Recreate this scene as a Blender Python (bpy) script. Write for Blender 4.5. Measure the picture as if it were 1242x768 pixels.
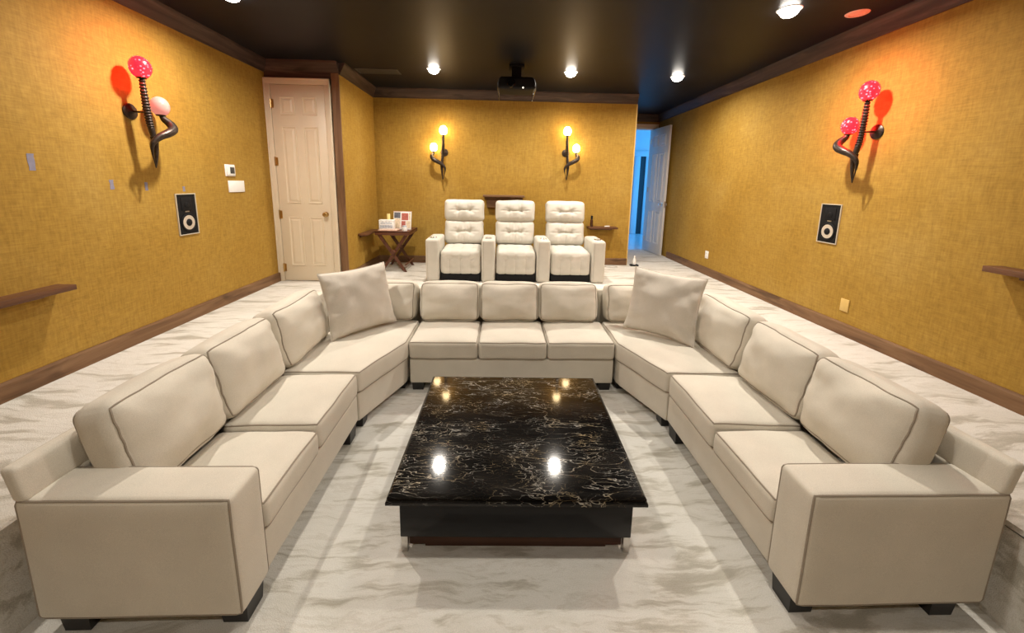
import bpy, bmesh, math, random
from mathutils import Vector, Matrix, noise
random.seed(7)
for o in list(bpy.data.objects): bpy.data.objects.remove(o)
SC = bpy.context.scene
COL = SC.collection
PI = math.pi

# ------------------------------------------------------------------ camera, world, lights, exposure
IMG_W = 1242.0
cd = bpy.data.cameras.new('camera'); cam = bpy.data.objects.new('camera', cd); COL.objects.link(cam)
cd.sensor_fit = 'HORIZONTAL'; cd.sensor_width = 36.0
cd.lens = 464.2 / IMG_W * 36.0
cd.shift_y = -82.0 / IMG_W
cd.clip_start = 0.02
_a, _b, _c = [math.radians(v) for v in (1.879, 9.59, 1.107)]       # yaw, pitch, roll
fw = Vector((math.sin(_a)*math.cos(_b), math.cos(_a)*math.cos(_b), -math.sin(_b)))
r0 = Vector((math.cos(_a), -math.sin(_a), 0)); u0 = r0.cross(fw)
rr = r0*math.cos(_c) + u0*math.sin(_c); uu = -r0*math.sin(_c) + u0*math.cos(_c)
cam.matrix_world = Matrix(((rr.x, uu.x, -fw.x, 0), (rr.y, uu.y, -fw.y, 0), (rr.z, uu.z, -fw.z, 1.754), (0, 0, 0, 1)))
SC.camera = cam

wd = bpy.data.worlds.new('world'); SC.world = wd; wd.use_nodes = True
wd.node_tree.nodes['Background'].inputs[0].default_value = (0.55, 0.68, 1.0, 1)
wd.node_tree.nodes['Background'].inputs[1].default_value = 0.15

DOWN_W = 40.0
ZCEIL = 3.165
DOWN_AND_FILL_LIGHTS = [(-0.86, 5.15, .8), (0.87, 5.12, .8), (2.265, 5.18, .8),
              (-2.10, 3.30, 1.08), (2.275, 3.25, 1.08),
              (-0.86, 1.35, .32), (0.87, 1.35, .32),  # weak fill pair added out of view to brighten the sofa arm tops
              (-0.86, -0.6, .28), (0.87, -0.6, .28)]  # front fill pair added behind the viewer, never in view
for (x, y, k) in DOWN_AND_FILL_LIGHTS:
    ld = bpy.data.lights.new('down_or_fill_lamp', 'AREA'); ld.shape = 'DISK'; ld.size = 0.11
    ld.energy = DOWN_W*k; ld.color = (1.0, 0.92, 0.81); ld.spread = math.radians(165)
    lo = bpy.data.objects.new('down_or_fill_lamp', ld); COL.objects.link(lo); lo.location = (x, y, ZCEIL-0.060)
ld = bpy.data.lights.new('hall_daylight', 'AREA'); ld.shape = 'RECTANGLE'; ld.size = 1.6; ld.size_y = 1.8
ld.energy = 58; ld.color = (0.07, 0.44, 1.0)
lo = bpy.data.objects.new('hall_daylight', ld); COL.objects.link(lo); lo.location = (5.9, 9.3, 2.0); lo.rotation_euler = (0, math.radians(90), 0)

vs = SC.view_settings
vs.view_transform = 'Standard'; vs.look = 'None'; vs.gamma = 1.0; vs.use_curve_mapping = False
vs.exposure = 0.26

# ------------------------------------------------------------------ materials
MAT = {}
class N:
    def __init__(s, name):
        s.m = bpy.data.materials.new(name); s.m.use_nodes = True; s.t = s.m.node_tree
        s.b = s.t.nodes['Principled BSDF']; MAT[name] = s.m
    def n(s, ty, **kw):
        nd = s.t.nodes.new('ShaderNode'+ty)
        for k, v in kw.items():
            if k in nd.inputs: nd.inputs[k].default_value = v
            else: setattr(nd, k, v)
        return nd
    def l(s, a, b): s.t.links.new(a, b)
    def coords(s, scale=(1, 1, 1), rot=(0, 0, 0), kind='Object'):
        tc = s.n('TexCoord'); mp = s.n('Mapping'); s.l(tc.outputs[kind], mp.inputs[0])
        mp.inputs['Scale'].default_value = scale; mp.inputs['Rotation'].default_value = rot
        return mp.outputs[0]
    def ramp(s, src, stops, interp='LINEAR'):
        r = s.n('ValToRGB'); r.color_ramp.interpolation = interp
        e = r.color_ramp.elements
        while len(e) < len(stops): e.new(0.5)
        for el, (p, c) in zip(e, stops):
            el.position = p; el.color = (*c, 1) if len(c) == 3 else c
        s.l(src, r.inputs[0]); return r.outputs[0]
    def noise(s, vec, scale, detail=3, rough=.55, dist=0):
        nd = s.n('TexNoise'); nd.inputs['Scale'].default_value = scale; nd.inputs['Detail'].default_value = detail
        nd.inputs['Roughness'].default_value = rough; nd.inputs['Distortion'].default_value = dist
        s.l(vec, nd.inputs['Vector']); return nd.outputs['Fac']
    def mix(s, a, b, fac, mode='MIX'):
        m = s.n('MixRGB', blend_type=mode)
        for v, i in ((fac, 0), (a, 1), (b, 2)):
            if isinstance(v, (int, float)): m.inputs[i].default_value = v
            elif isinstance(v, tuple): m.inputs[i].default_value = (*v, 1)
            else: s.l(v, m.inputs[i])
        return m.outputs[0]
    def bump(s, h, strength=.3, dist=.01):
        b = s.n('Bump'); b.inputs['Strength'].default_value = strength; b.inputs['Distance'].default_value = dist
        s.l(h, b.inputs['Height']); s.l(b.outputs[0], s.b.inputs['Normal'])
    def col(s, c):
        if isinstance(c, tuple): s.b.inputs['Base Color'].default_value = (*c, 1)
        else: s.l(c, s.b.inputs['Base Color'])
    def set(s, rough=.5, metal=0., spec=.5, **kw):
        s.b.inputs['Roughness'].default_value = rough; s.b.inputs['Metallic'].default_value = metal
        s.b.inputs['Specular IOR Level'].default_value = spec
        for k, v in kw.items(): s.b.inputs[k].default_value = v

def plain(name, c, rough=.5, metal=0., spec=.5, var=.06, scale=30):
    m = N(name); v = m.coords()
    f = m.noise(v, scale)
    m.col(m.ramp(f, [(.3, tuple(x*(1-var) for x in c)), (.7, tuple(min(1, x*(1+var)) for x in c))]))
    m.set(rough, metal, spec); return m.m

def emit(name, c, strength, base=(.8, .8, .8)):
    m = N(name); m.col(base); m.set(.4)
    m.b.inputs['Emission Color'].default_value = (*c, 1); m.b.inputs['Emission Strength'].default_value = strength
    return m.m

# gold grasscloth wallpaper
def wallpaper(name, k=1.0):
    m = N(name)
    v = m.coords(); big = m.noise(v, 1.3, 4, .6)
    fine_h = m.noise(m.coords((9, 9, 130)), 1.0, 3, .6)      # horizontal weft
    fine_v = m.noise(m.coords((70, 70, 9)), 1.0, 3, .6)
    blot = m.noise(m.coords((22, 22, 26)), 1.0, 4, .7)
    base = m.ramp(big, [(.30, (.445*k, .258*k, .038*k)), (.52, (.49*k, .296*k, .052*k)), (.75, (.535*k, .340*k, .076*k))])
    c = m.mix(base, m.ramp(blot, [(.3, (.70, .64, .56)), (.62, (1.06, 1.06, 1.06))]), .45, 'MULTIPLY')
    w = m.mix(fine_h, fine_v, .5)
    c = m.mix(c, m.ramp(w, [(.36, (.70, .66, .58)), (.62, (1.1, 1.1, 1.1))]), .62, 'MULTIPLY')
    m.col(c); m.bump(w, .35, .004); m.set(.78, spec=.25); return m.m
wallpaper('gold_wallpaper', .78)

# pale carpet with grey-beige wavy streaks
m = N('carpet'); 
v0 = m.coords((1, 1, 1)); warp = m.noise(v0, 1.6, 3)
vx = m.coords((1.7, 9.5, 9.5))
ad = m.n('VectorMath', operation='ADD'); sc = m.n('VectorMath', operation='SCALE'); sc.inputs['Scale'].default_value = 2.2
cx = m.n('CombineXYZ'); m.l(warp, cx.inputs[1]); m.l(cx.outputs[0], sc.inputs[0]); m.l(vx, ad.inputs[0]); m.l(sc.outputs[0], ad.inputs[1])
st = m.noise(ad.outputs[0], 1.0, 8, .66, .4)
patch = m.noise(m.coords((1.2, 3.4, 3.4)), 1.0, 6, .62)
K = .86
c1 = m.ramp(st, [(.30, (.49*K, .455*K, .385*K)), (.395, (.56*K, .525*K, .45*K)), (.43, (.66*K, .625*K, .55*K)), (.475, (.80*K, .775*K, .71*K)), (.56, (.84*K, .815*K, .755*K)), (.60, (.74*K, .705*K, .635*K)), (.63, (.82*K, .795*K, .735*K))])
c2 = m.ramp(patch, [(.40, (.86, .85, .82)), (.47, (1, 1, 1))])
pile = m.noise(m.coords((1, 1, 1)), 240, 2)
c3 = m.mix(c1, c2, .45, 'MULTIPLY'); c3 = m.mix(c3, m.ramp(pile, [(.3, (.84, .84, .84)), (.7, (1.06, 1.06, 1.06))]), .8, 'MULTIPLY')
m.col(c3); hh = m.mix(pile, st, .45); m.bump(hh, .55, .012); m.set(.95, spec=.1)

# sofa fabric
def fabric(name, c, amp=.12):
    m = N(name); v = m.coords()
    weave = m.noise(m.coords((1, 1, 1)), 420, 2, .5); soft = m.noise(v, 5, 3)
    a = m.ramp(soft, [(.3, tuple(x*.95 for x in c)), (.7, tuple(x*1.04 for x in c))])
    m.col(m.mix(a, m.ramp(weave, [(.3, (1-amp,)*3), (.7, (1+amp*.5,)*3)]), 1.0, 'MULTIPLY'))
    m.bump(weave, .25, .002); m.set(.88, spec=.2, **{'Sheen Weight': .12, 'Sheen Roughness': .5}); return m.m
fabric('sofa_fabric', (.645, .598, .508))
fabric('pillow_fabric', (.61, .56, .485), .16)
fabric('welt_fabric', (.30, .255, .20))
fabric('headliner', (.10, .10, .10))
# recliner leather
m = N('cream_leather'); v = m.coords()
cr = m.noise(v, 55, 3, .5)
m.col(m.ramp(m.noise(v, 6, 3), [(.3, (.53, .505, .44)), (.7, (.60, .57, .50))])); m.bump(cr, .15, .003); m.set(.5, spec=.4)
plain('seam_thread', (.40, .37, .31), .8)

# woods
def wood(name, dark, mid, light, axis='x', rough=.55, knots=True):
    m = N(name)
    s = {'x': (1.2, 16, 16), 'y': (16, 1.2, 16), 'z': (16, 16, 1.2)}[axis]
    g = m.noise(m.coords(s), 1.0, 5, .6, 1.0)
    c = m.ramp(g, [(.3, dark), (.52, mid), (.75, light)])
    if knots:
        s2 = {'x': (1.5, 6, 6), 'y': (6, 1.5, 6), 'z': (6, 6, 1.5)}[axis]
        k = m.noise(m.coords(s2), 1.0, 3, .6, .5)
        c = m.mix(c, m.ramp(k, [(.32, (.38, .34, .3)), (.42, (1, 1, 1))]), .85, 'MULTIPLY')
    m.col(c); m.bump(g, .15, .004); m.set(rough, spec=.35); return m.m
for ax in 'xyz':
    wood('knotty_wood_'+ax, (.115, .058, .026), (.185, .098, .045), (.25, .145, .075), ax)
    wood('crown_wood_'+ax, (.028, .016, .012), (.052, .031, .022), (.10, .065, .048), ax, .5)
wood('shelf_wood_x', (.07, .028, .013), (.12, .05, .022), (.17, .08, .04), 'x', .45, False)
wood('shelf_wood_y', (.07, .028, .013), (.12, .05, .022), (.17, .08, .04), 'y', .45, False)
wood('walnut_x', (.065, .022, .011), (.11, .038, .018), (.16, .062, .03), 'x', .4, False)
wood('walnut_z', (.065, .022, .011), (.11, .038, .018), (.16, .062, .03), 'z', .4, False)
wood('plinth_wood', (.035, .014, .008), (.06, .026, .014), (.09, .04, .022), 'x', .45, False)

# ceiling: near black eggshell paint
m = N('ceiling_paint'); v = m.coords()
m.col(m.ramp(m.noise(v, 2.5, 3), [(.3, (.009, .0095, .012)), (.7, (.012, .0125, .0155))])); m.set(.40, spec=.12)
plain('door_paint', (.69, .60, .45), .42, var=.02, scale=8)
plain('door_paint_cool', (.78, .78, .78), .4, var=.02, scale=8)
plain('hall_paint', (.80, .82, .84), .6, var=.02, scale=3)
plain('hall_tile', (.70, .74, .78), .18, var=.04, scale=4)
plain('hall_gap_shade', (.03, .04, .05), .4)
plain('white_plastic', (.82, .81, .78), .4, var=.02)
plain('speaker_frame', (.50, .44, .34), .5)
plain('gold_plate_paint', (.62, .42, .13), .5, var=.04)
plain('black_lacquer', (.005, .005, .006), .14, spec=.2, var=.2, scale=5)
plain('black_plastic', (.009, .009, .010), .6, spec=.15, var=.1)
plain('black_wood_foot', (.010, .009, .009), .4, var=.1)
plain('screen_grey', (.045, .05, .05), .3, var=.05)
plain('chrome', (.75, .75, .74), .18, 1.0, var=.03)
plain('brass', (.55, .38, .16), .28, 1.0, var=.06)
plain('nickel', (.6, .58, .55), .3, 1.0, var=.05)
plain('iron', (.050, .036, .028), .38, .65, var=.35, scale=60)
plain('cone_metal', (.72, .66, .58), .38, .55, var=.05)
plain('tape_blue', (.21, .20, .27), .7, var=.12)
plain('paper_white', (.80, .80, .78), .6, var=.03)
plain('pink_board', (.62, .43, .33), .6, var=.08)
plain('yellow_wax', (.75, .62, .25), .5, var=.05)
plain('photo_red', (.45, .13, .10), .4, var=.3, scale=60)
plain('photo_tan', (.72, .60, .45), .4, var=.2, scale=50)
plain('photo_dark', (.12, .13, .16), .4, var=.5, scale=60)
plain('box_grey', (.42, .46, .52), .5, var=.35, scale=45)
plain('amber_glass', (.05, .018, .008), .25, var=.1)
plain('cable_grey', (.55, .53, .48), .5)
# marble: black with gold and white veins drawn out across the slab
m = N('black_marble')
v = m.coords((1.5, 5.2, 3.5)); wn = m.n('TexNoise'); wn.inputs['Scale'].default_value = 1.4; wn.inputs['Detail'].default_value = 5
m.l(v, wn.inputs['Vector']); wc = wn.outputs['Color']
def vein(scale, width, seed, warpamt):
    a = m.n('VectorMath', operation='SCALE'); a.inputs['Scale'].default_value = warpamt; m.l(wc, a.inputs[0])
    b = m.n('VectorMath', operation='ADD'); m.l(v, b.inputs[0]); m.l(a.outputs[0], b.inputs[1])
    c = m.n('VectorMath', operation='ADD'); m.l(b.outputs[0], c.inputs[0]); c.inputs[1].default_value = (seed, seed*2.3, seed*.7)
    vo = m.n('TexVoronoi', feature='DISTANCE_TO_EDGE'); vo.inputs['Scale'].default_value = scale; m.l(c.outputs[0], vo.inputs['Vector'])
    return m.ramp(vo.outputs['Distance'], [(0, (1, 1, 1)), (width, (0, 0, 0))])
v1 = vein(2.3, .017, 0, 1.7); v2 = vein(5.2, .022, 3.7, 2.1)
msk = m.ramp(m.noise(m.coords((2.2, 3.6, 3)), 1.0, 4), [(.44, (0, 0, 0)), (.62, (1, 1, 1))])
msk2 = m.ramp(m.noise(m.coords((3.2, 5, 3)), 1.3, 4), [(.46, (0, 0, 0)), (.60, (1, 1, 1))])
vm1 = m.mix(v1, msk, 1.0, 'MULTIPLY'); vm2 = m.mix(v2, msk2, .95, 'MULTIPLY')
gold = m.ramp(m.noise(m.coords((3, 3, 3)), 2.0, 2), [(.4, (.42, .33, .20)), (.58, (.52, .50, .45))])
bb = m.ramp(m.noise(m.coords((2, 6, 4)), 1.2, 5), [(.35, (.004, .004, .004)), (.7, (.018, .016, .014))])
c = m.mix(bb, gold, vm2); c = m.mix(c, gold, vm1); m.col(c); m.set(.07, spec=.27)
# lamps
emit('downlight_lens', (1.0, .93, .82), 30)
emit('warm_bulb', (1.0, .70, .34), 26)
emit('pale_pink_globe', (1.0, .30, .25), .5, (.42, .22, .19))
emit('led_glow', (1.0, .9, .7), 3)
m = N('red_globe'); v = m.coords(); vo = m.n('TexVoronoi'); vo.inputs['Scale'].default_value = 42; m.l(v, vo.inputs['Vector'])
ec = m.ramp(vo.outputs['Distance'], [(.16, (1.0, .014, .018)), (.34, (1.0, .0006, .0013))])
m.col((.35, .01, .015)); m.set(.25); m.l(ec, m.b.inputs['Emission Color']); m.b.inputs['Emission Strength'].default_value = 40.0

# ------------------------------------------------------------------ mesh helpers
ORG = {}
def obj(name, bm, mat, parent=None, world=False, smooth=True, angle=40):
    me = bpy.data.meshes.new(name)
    if world and parent is not None:
        bmesh.ops.translate(bm, verts=bm.verts, vec=-ORG[parent.name])
    bmesh.ops.recalc_face_normals(bm, faces=bm.faces)
    if smooth:
        for f in bm.faces: f.smooth = True
        lim = math.radians(angle)
        for e in bm.edges:
            if len(e.link_faces) == 2 and e.calc_face_angle(0) > lim: e.smooth = False
    bm.to_mesh(me); bm.free()
    me.materials.append(MAT[mat])
    o = bpy.data.objects.new(name, me); COL.objects.link(o)
    if parent is not None:
        o.parent = parent; ORG[o.name] = ORG[parent.name].copy()
    else: ORG[o.name] = Vector((0, 0, 0))
    return o
def tag(o, label, cat, group=None, kind=None):
    o['label'] = label; o['category'] = cat
    if group: o['group'] = group
    if kind: o['kind'] = kind
    return o
def thing(name, label, cat, loc=(0, 0, 0), rotz=0, group=None, kind=None):
    o = bpy.data.objects.new(name, None); COL.objects.link(o); o.empty_display_size = .1
    o.location = loc; o.rotation_euler = (0, 0, rotz); ORG[o.name] = Vector(loc)
    return tag(o, label, cat, group, kind)
def struct(name, bm, mat, label, cat, smooth=False):
    o = obj(name, bm, mat, None, smooth=smooth); return tag(o, label, cat, kind='structure')
def dup(root, loc, rotz, **props):
    r = root.copy(); COL.objects.link(r); r.location = loc; r.rotation_euler = (0, 0, rotz); ORG[r.name] = Vector(loc)
    for k, v in props.items(): r[k] = v
    for ch in list(root.children):
        c = ch.copy(); COL.objects.link(c); c.parent = r; ORG[c.name] = Vector(loc)
        for g in list(ch.children):
            d = g.copy(); COL.objects.link(d); d.parent = c
    return r

def BM(): return bmesh.new()
def box(x0, x1, y0, y1, z0, z1, bev=0., seg=2, bm=None):
    b = bmesh.new()
    bmesh.ops.create_cube(b, size=1.0)
    for v in b.verts:
        v.co = Vector(((x0+x1)/2+v.co.x*(x1-x0), (y0+y1)/2+v.co.y*(y1-y0), (z0+z1)/2+v.co.z*(z1-z0)))
    if bev: bmesh.ops.bevel(b, geom=list(b.edges), offset=bev, segments=seg, affect='EDGES', profile=.5, clamp_overlap=True)
    return merge(bm, b)
def merge(bm, b):
    if bm is None: return b
    me = bpy.data.meshes.new('t'); b.to_mesh(me); b.free(); bm.from_mesh(me); bpy.data.meshes.remove(me); return bm
def prism(pts, axis, a0, a1, bm=None):
    """extrude a 2D outline along an axis: pts are the two other coordinates in order"""
    b = bm or bmesh.new()
    def P(p, a):
        return Vector({'x': (a, p[0], p[1]), 'y': (p[0], a, p[1]), 'z': (p[0], p[1], a)}[axis])
    A = [b.verts.new(P(p, a0)) for p in pts]; B = [b.verts.new(P(p, a1)) for p in pts]
    b.faces.new(A); b.faces.new(B)
    for i in range(len(pts)):
        j = (i+1) % len(pts); b.faces.new((A[i], A[j], B[j], B[i]))
    return b
def tube(path, rad, n=8, closed=False, bm=None, cap=True):
    b = bm or bmesh.new(); path = [Vector(p) for p in path]; m = len(path); rings = []
    if not isinstance(rad, (list, tuple)): rad = [rad]*m
    prev = None
    for i, p in enumerate(path):
        if closed: t = path[(i+1) % m]-path[i-1]
        else: t = path[min(i+1, m-1)]-path[max(i-1, 0)]
        if t.length < 1e-9: t = Vector((0, 0, 1))
        t.normalize()
        if prev is None:
            u = t.orthogonal().normalized()
        else:
            u = prev-t*prev.dot(t)
            u = u.normalized() if u.length > 1e-6 else t.orthogonal().normalized()
        prev = u; w = t.cross(u)
        rings.append([b.verts.new(p+(u*math.cos(2*PI*k/n)+w*math.sin(2*PI*k/n))*rad[i]) for k in range(n)])
    for i in range(m if closed else m-1):
        A, B = rings[i], rings[(i+1) % m]
        for k in range(n):
            b.faces.new((A[k], A[(k+1) % n], B[(k+1) % n], B[k]))
    if cap and not closed: b.faces.new(rings[0]); b.faces.new(rings[-1])
    return b
def lathe(prof, n=20, M=None, bm=None):
    """prof: (radius, z) from bottom to top"""
    b = bmesh.new(); rings = []
    for r, z in prof:
        if r < 1e-6: rings.append([b.verts.new((0, 0, z))])
        else: rings.append([b.verts.new((r*math.cos(2*PI*k/n), r*math.sin(2*PI*k/n), z)) for k in range(n)])
    for A, B in zip(rings, rings[1:]):
        for k in range(n):
            q = [A[k % len(A)], A[(k+1) % n % len(A)], B[(k+1) % n % len(B)], B[k % len(B)]]
            u = []
            for x in q:
                if x not in u: u.append(x)
            if len(u) > 2: b.faces.new(u)
    for R in (rings[0], rings[-1]):
        if len(R) > 1: b.faces.new(R)
    if M is not None: bmesh.ops.transform(b, matrix=M, verts=b.verts)
    return merge(bm, b)
def sphere(c, r, M=None, seg=24, bm=None):
    b = bmesh.new(); bmesh.ops.create_uvsphere(b, u_segments=seg, v_segments=seg//2, radius=r)
    bmesh.ops.translate(b, verts=b.verts, vec=c)
    if M is not None: bmesh.ops.transform(b, matrix=M, verts=b.verts)
    return merge(bm, b)
def catmull(pts, per=8):
    pts = [Vector(p) for p in pts]; out = []
    P = [pts[0]*2-pts[1]]+pts+[pts[-1]*2-pts[-2]]
    for i in range(1, len(P)-2):
        a, b, c, d = P[i-1], P[i], P[i+1], P[i+2]
        for k in range(per):
            t = k/per
            out.append(.5*((2*b)+(c-a)*t+(2*a-5*b+4*c-d)*t*t+(3*b-a-3*c+d)*t**3))
    out.append(pts[-1]); return out

class Soft:
    """a stuffed, rounded box: size, edge radius, bulge per axis, wrinkle noise, dents, own warp; M places it"""
    def __init__(s, size, r=.03, bulge=(0, 0, 0), amp=.0, freq=4., seed=0, warp=None, M=None, dents=None, n=(14, 14, 6)):
        s.h = Vector(size)/2; s.r = min(r, min(s.h)*.98); s.bulge = bulge; s.amp = amp; s.freq = freq; s.seed = seed
        s.warp = warp; s.M = M or Matrix(); s.dents = dents or []; s.n = n
    def map(s, p):
        h, r = s.h, s.r
        inn = Vector([max(-h[k]+r, min(h[k]-r, p[k])) for k in range(3)])
        d = p-inn
        q = inn+d.normalized()*r if d.length > 1e-9 else p.copy()
        t = [max(-1, min(1, p[k]/h[k])) for k in range(3)]
        for k in range(3):
            if s.bulge[k]:
                a, b = [j for j in range(3) if j != k]
                q[k] += s.bulge[k]*t[k]*(1-abs(t[a])**2.4)*(1-abs(t[b])**2.4)
        for (ax, sg, a0, b0, dep, ra, rb) in s.dents:
            if t[ax]*sg > .4:
                o = [j for j in range(3) if j != ax]
                q[ax] -= sg*dep*math.exp(-((p[o[0]]-a0)/ra)**2-((p[o[1]]-b0)/rb)**2)
        if s.amp:
            off = Vector((s.seed*7.3, s.seed*3.1, s.seed*1.7))
            g = q*s.freq+off
            q = q+Vector((noise.noise(g), noise.noise(g+Vector((31, 7, 3))), noise.noise(g+Vector((5, 17, 41)))))*s.amp
        if s.warp: q = s.warp(q)
        return s.M @ q
    def grid(s, k):
        h, r, n = s.h[k], s.r, s.n[k]
        e = [-h, -h+r*.22, -h+r*.5, -h+r]
        c = [-h+r+(2*h-2*r)*i/n for i in range(1, n)]
        return e+c+[-x for x in reversed(e)]
    def mesh(s):
        b = bmesh.new(); cache = {}
        G = [s.grid(k) for k in range(3)]
        def V(i):
            if i not in cache: cache[i] = b.verts.new(s.map(Vector((G[0][i[0]], G[1][i[1]], G[2][i[2]]))))
            return cache[i]
        L = [len(g)-1 for g in G]
        for k in range(3):
            a, c = [j for j in range(3) if j != k]
            for side in (0, L[k]):
                for i in range(L[a]):
                    for j in range(L[c]):
                        def I(x, y):
                            t = [0, 0, 0]; t[k] = side; t[a] = x; t[c] = y; return tuple(t)
                        b.faces.new((V(I(i, j)), V(I(i+1, j)), V(I(i+1, j+1)), V(I(i, j+1))))
        return b
    def loop(s, k, side, n=26):
        """edge loop round the face on axis k"""
        a, c = [j for j in range(3) if j != k]; ha, hc = s.h[a], s.h[c]; pts = []
        rr = s.r
        cor = [(-1, -1), (1, -1), (1, 1), (-1, 1)]
        for q in range(4):
            p, w = cor[q], cor[(q+1) % 4]
            for i in range(n):
                t = i/n; x = p[0]+(w[0]-p[0])*t; y = p[1]+(w[1]-p[1])*t
                v = [0, 0, 0]; v[k] = side*s.h[k]; v[a] = x*ha; v[c] = y*hc
                pts.append(s.map(Vector(v)))
        return pts
def welt(loop, r=.0052, bm=None): return tube(loop, r, 6, True, bm)

# ------------------------------------------------------------------ room shell
XL, XR_ = -2.87, 3.152          # side walls
S = 0.449                        # upper floor level above the sunken pit
YF = -1.9                        # wall behind the camera
YB = 6.25; YD = 5.0; XRET = -1.98; XE = 2.13; YDOOR = 7.85
PX0, PX1, PY1 = -1.84, 2.075, 3.97    # the sunken pit
struct('floor', box(PX0, PX1, YF, PY1, -.1, 0), 'carpet', 'streaked cream carpet on the sunken pit floor', 'floor')
bm = prism([(XL, YF), (PX0, YF), (PX0, PY1), (PX1, PY1), (PX1, YF), (XR_, YF), (XR_, YDOOR), (XE, YDOOR), (XE, YB+.1), (XRET, YB+.1), (XRET, YB), (XL, YB)], 'z', -.1, S)
es = [e for e in bm.edges if all(abs(v.co.z-S) < 1e-5 and PX0-.01 <= v.co.x <= PX1+.01 and v.co.y <= PY1+.01 for v in e.verts) and e.calc_length() > .5
      and not all(abs(v.co.y-YF) < 1e-4 for v in e.verts)]
bmesh.ops.bevel(bm, geom=es, offset=.025, segments=3, affect='EDGES')
struct('floor_upper', bm, 'carpet', 'raised streaked cream carpet floor around the sunken sofa pit', 'floor', smooth=True)
struct('ceiling', box(XL-.1, XR_+.1, YF-.1, YDOOR+.12, ZCEIL, ZCEIL+.1), 'ceiling_paint', 'dark near-black painted ceiling with recessed lights', 'ceiling')
struct('wall_left', box(XL-.1, XL, YF-.1, YD+.1, -.1, ZCEIL), 'gold_wallpaper', 'gold grasscloth wall with the thermostat', 'wall')
struct('wall_right', box(XR_, XR_+.1, YF-.1, YDOOR+.12, -.1, ZCEIL), 'gold_wallpaper', 'long gold grasscloth wall beside the open door', 'wall')
struct('wall_front', box(XL, XR_, YF-.1, YF, -.1, ZCEIL), 'gold_wallpaper', 'gold grasscloth wall behind the viewer', 'wall')
struct('wall_back', box(XRET, XE, YB, YB+.1, S-.1, ZCEIL), 'gold_wallpaper', 'gold grasscloth back wall behind the recliners', 'wall')
struct('wall_closet_return', box(XRET-.1, XRET, YD+.1, YB+.1, S-.1, ZCEIL), 'gold_wallpaper', 'short gold wall between closet door and back wall', 'wall')
struct('wall_alcove_side', box(XE-.1, XE, YB+.1, YDOOR, S-.1, ZCEIL), 'gold_wallpaper', 'hidden side wall of the entry alcove', 'wall')
# closet front: wall above and beside the door casing
CX0, CX1, CZ = -2.87, -2.075, 2.965       # outer edges of the casing
bm = box(CX0, XRET, YD, YD+.1, CZ, ZCEIL); box(CX1, XRET, YD, YD+.1, S-.1, CZ, bm=bm)
struct('wall_closet', bm, 'gold_wallpaper', 'wall strip around the cream closet door', 'wall')
# entry wall with doorway
DX0, DX1, DZ = 2.25, 3.045, 2.90
bm = box(XE, DX0, YDOOR, YDOOR+.12, S-.1, ZCEIL); box(DX1, XR_, YDOOR, YDOOR+.12, S-.1, ZCEIL, bm=bm); box(DX0, DX1, YDOOR, YDOOR+.12, DZ, ZCEIL, bm=bm)
struct('wall_entry', bm, 'gold_wallpaper', 'end wall of the alcove around the doorway', 'wall')

# hall beyond the doorway
HX0, HX1, HY = 1.9, 6.2, 10.6
struct('floor_hall', box(HX0, HX1, YDOOR, HY, S-.06, S-.002), 'hall_tile', 'shiny pale hall floor beyond the doorway', 'floor')
struct('ceiling_hall', box(HX0, HX1, YDOOR+.12, HY, 3.35, 3.45), 'hall_paint', 'white hall ceiling beyond the doorway', 'ceiling')
struct('wall_hall_far', box(HX0, HX1, HY, HY+.1, S-.1, 3.45), 'hall_paint', 'blue-lit far wall of the hall', 'wall')
struct('wall_hall_left', box(HX0-.1, HX0, YDOOR+.12, HY, S-.1, 3.45), 'hall_paint', 'hall wall on the near-left of the doorway', 'wall')
struct('wall_hall_right', box(HX1, HX1+.1, YDOOR+.12, HY, S-.1, 3.45), 'hall_paint', 'end wall of the hall', 'wall')
struct('wall_hall_near', box(XR_+.1, HX1, YDOOR+.02, YDOOR+.12, S-.1, 3.45), 'hall_paint', 'hall side of the entry wall', 'wall')
t = thing('door_3', 'ajar door, its gap painted dark, in white casing at the far end of the hall', 'door', (3.95, HY, S), kind='structure')
obj('casing', box(-.30, -.15, -.05, 0, 0, 2.12, .006), 'hall_paint', t); obj('casing', box(.0, .14, -.05, 0, 0, 2.12, .006), 'hall_paint', t)
obj('head_casing', box(-.34, .18, -.06, 0, 2.12, 2.26, .006), 'hall_paint', t)
obj('leaf', box(-.15, .0, -.02, 0, 0, 2.12), 'hall_gap_shade', t)  # dark panel painted as the shade in the ajar door gap

# crowns and baseboards
CP = [(0, 3.03), (0.012, 3.03), (0.018, 3.05), (0.07, ZCEIL-.02), (0.075, ZCEIL), (0, ZCEIL)]     # out from wall, z
def crown(name, side, a0, a1, at, label):
    if side in 'lr':
        sg = 1 if side == 'l' else -1
        bm = prism([(at+sg*p[0], p[1]) for p in CP], 'y', a0, a1)
        mt = 'crown_wood_y'
    else:
        bm = prism([(at-p[0], p[1]) for p in CP], 'x', a0, a1); mt = 'crown_wood_x'
    struct(name, bm, mt, label, 'trim')
BPR = [(0, S), (.018, S), (.018, S+.10), (.012, S+.115), (0, S+.115)]
def baseb(name, side, a0, a1, at, label):
    if side in 'lr':
        sg = 1 if side == 'l' else -1
        bm = prism([(at+sg*p[0], p[1]) for p in BPR], 'y', a0, a1); mt = 'knotty_wood_y'
    else:
        bm = prism([(at-p[0], p[1]) for p in BPR], 'x', a0, a1); mt = 'knotty_wood_x'
    struct(name, bm, mt, label, 'baseboard')
crown('trim_1', 'l', YF, YD, XL, 'dark knotty wood crown along the wall with the thermostat')
crown('trim_2', 'r', YF, YDOOR, XR_, 'dark knotty wood crown along the wall by the open door')
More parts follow.
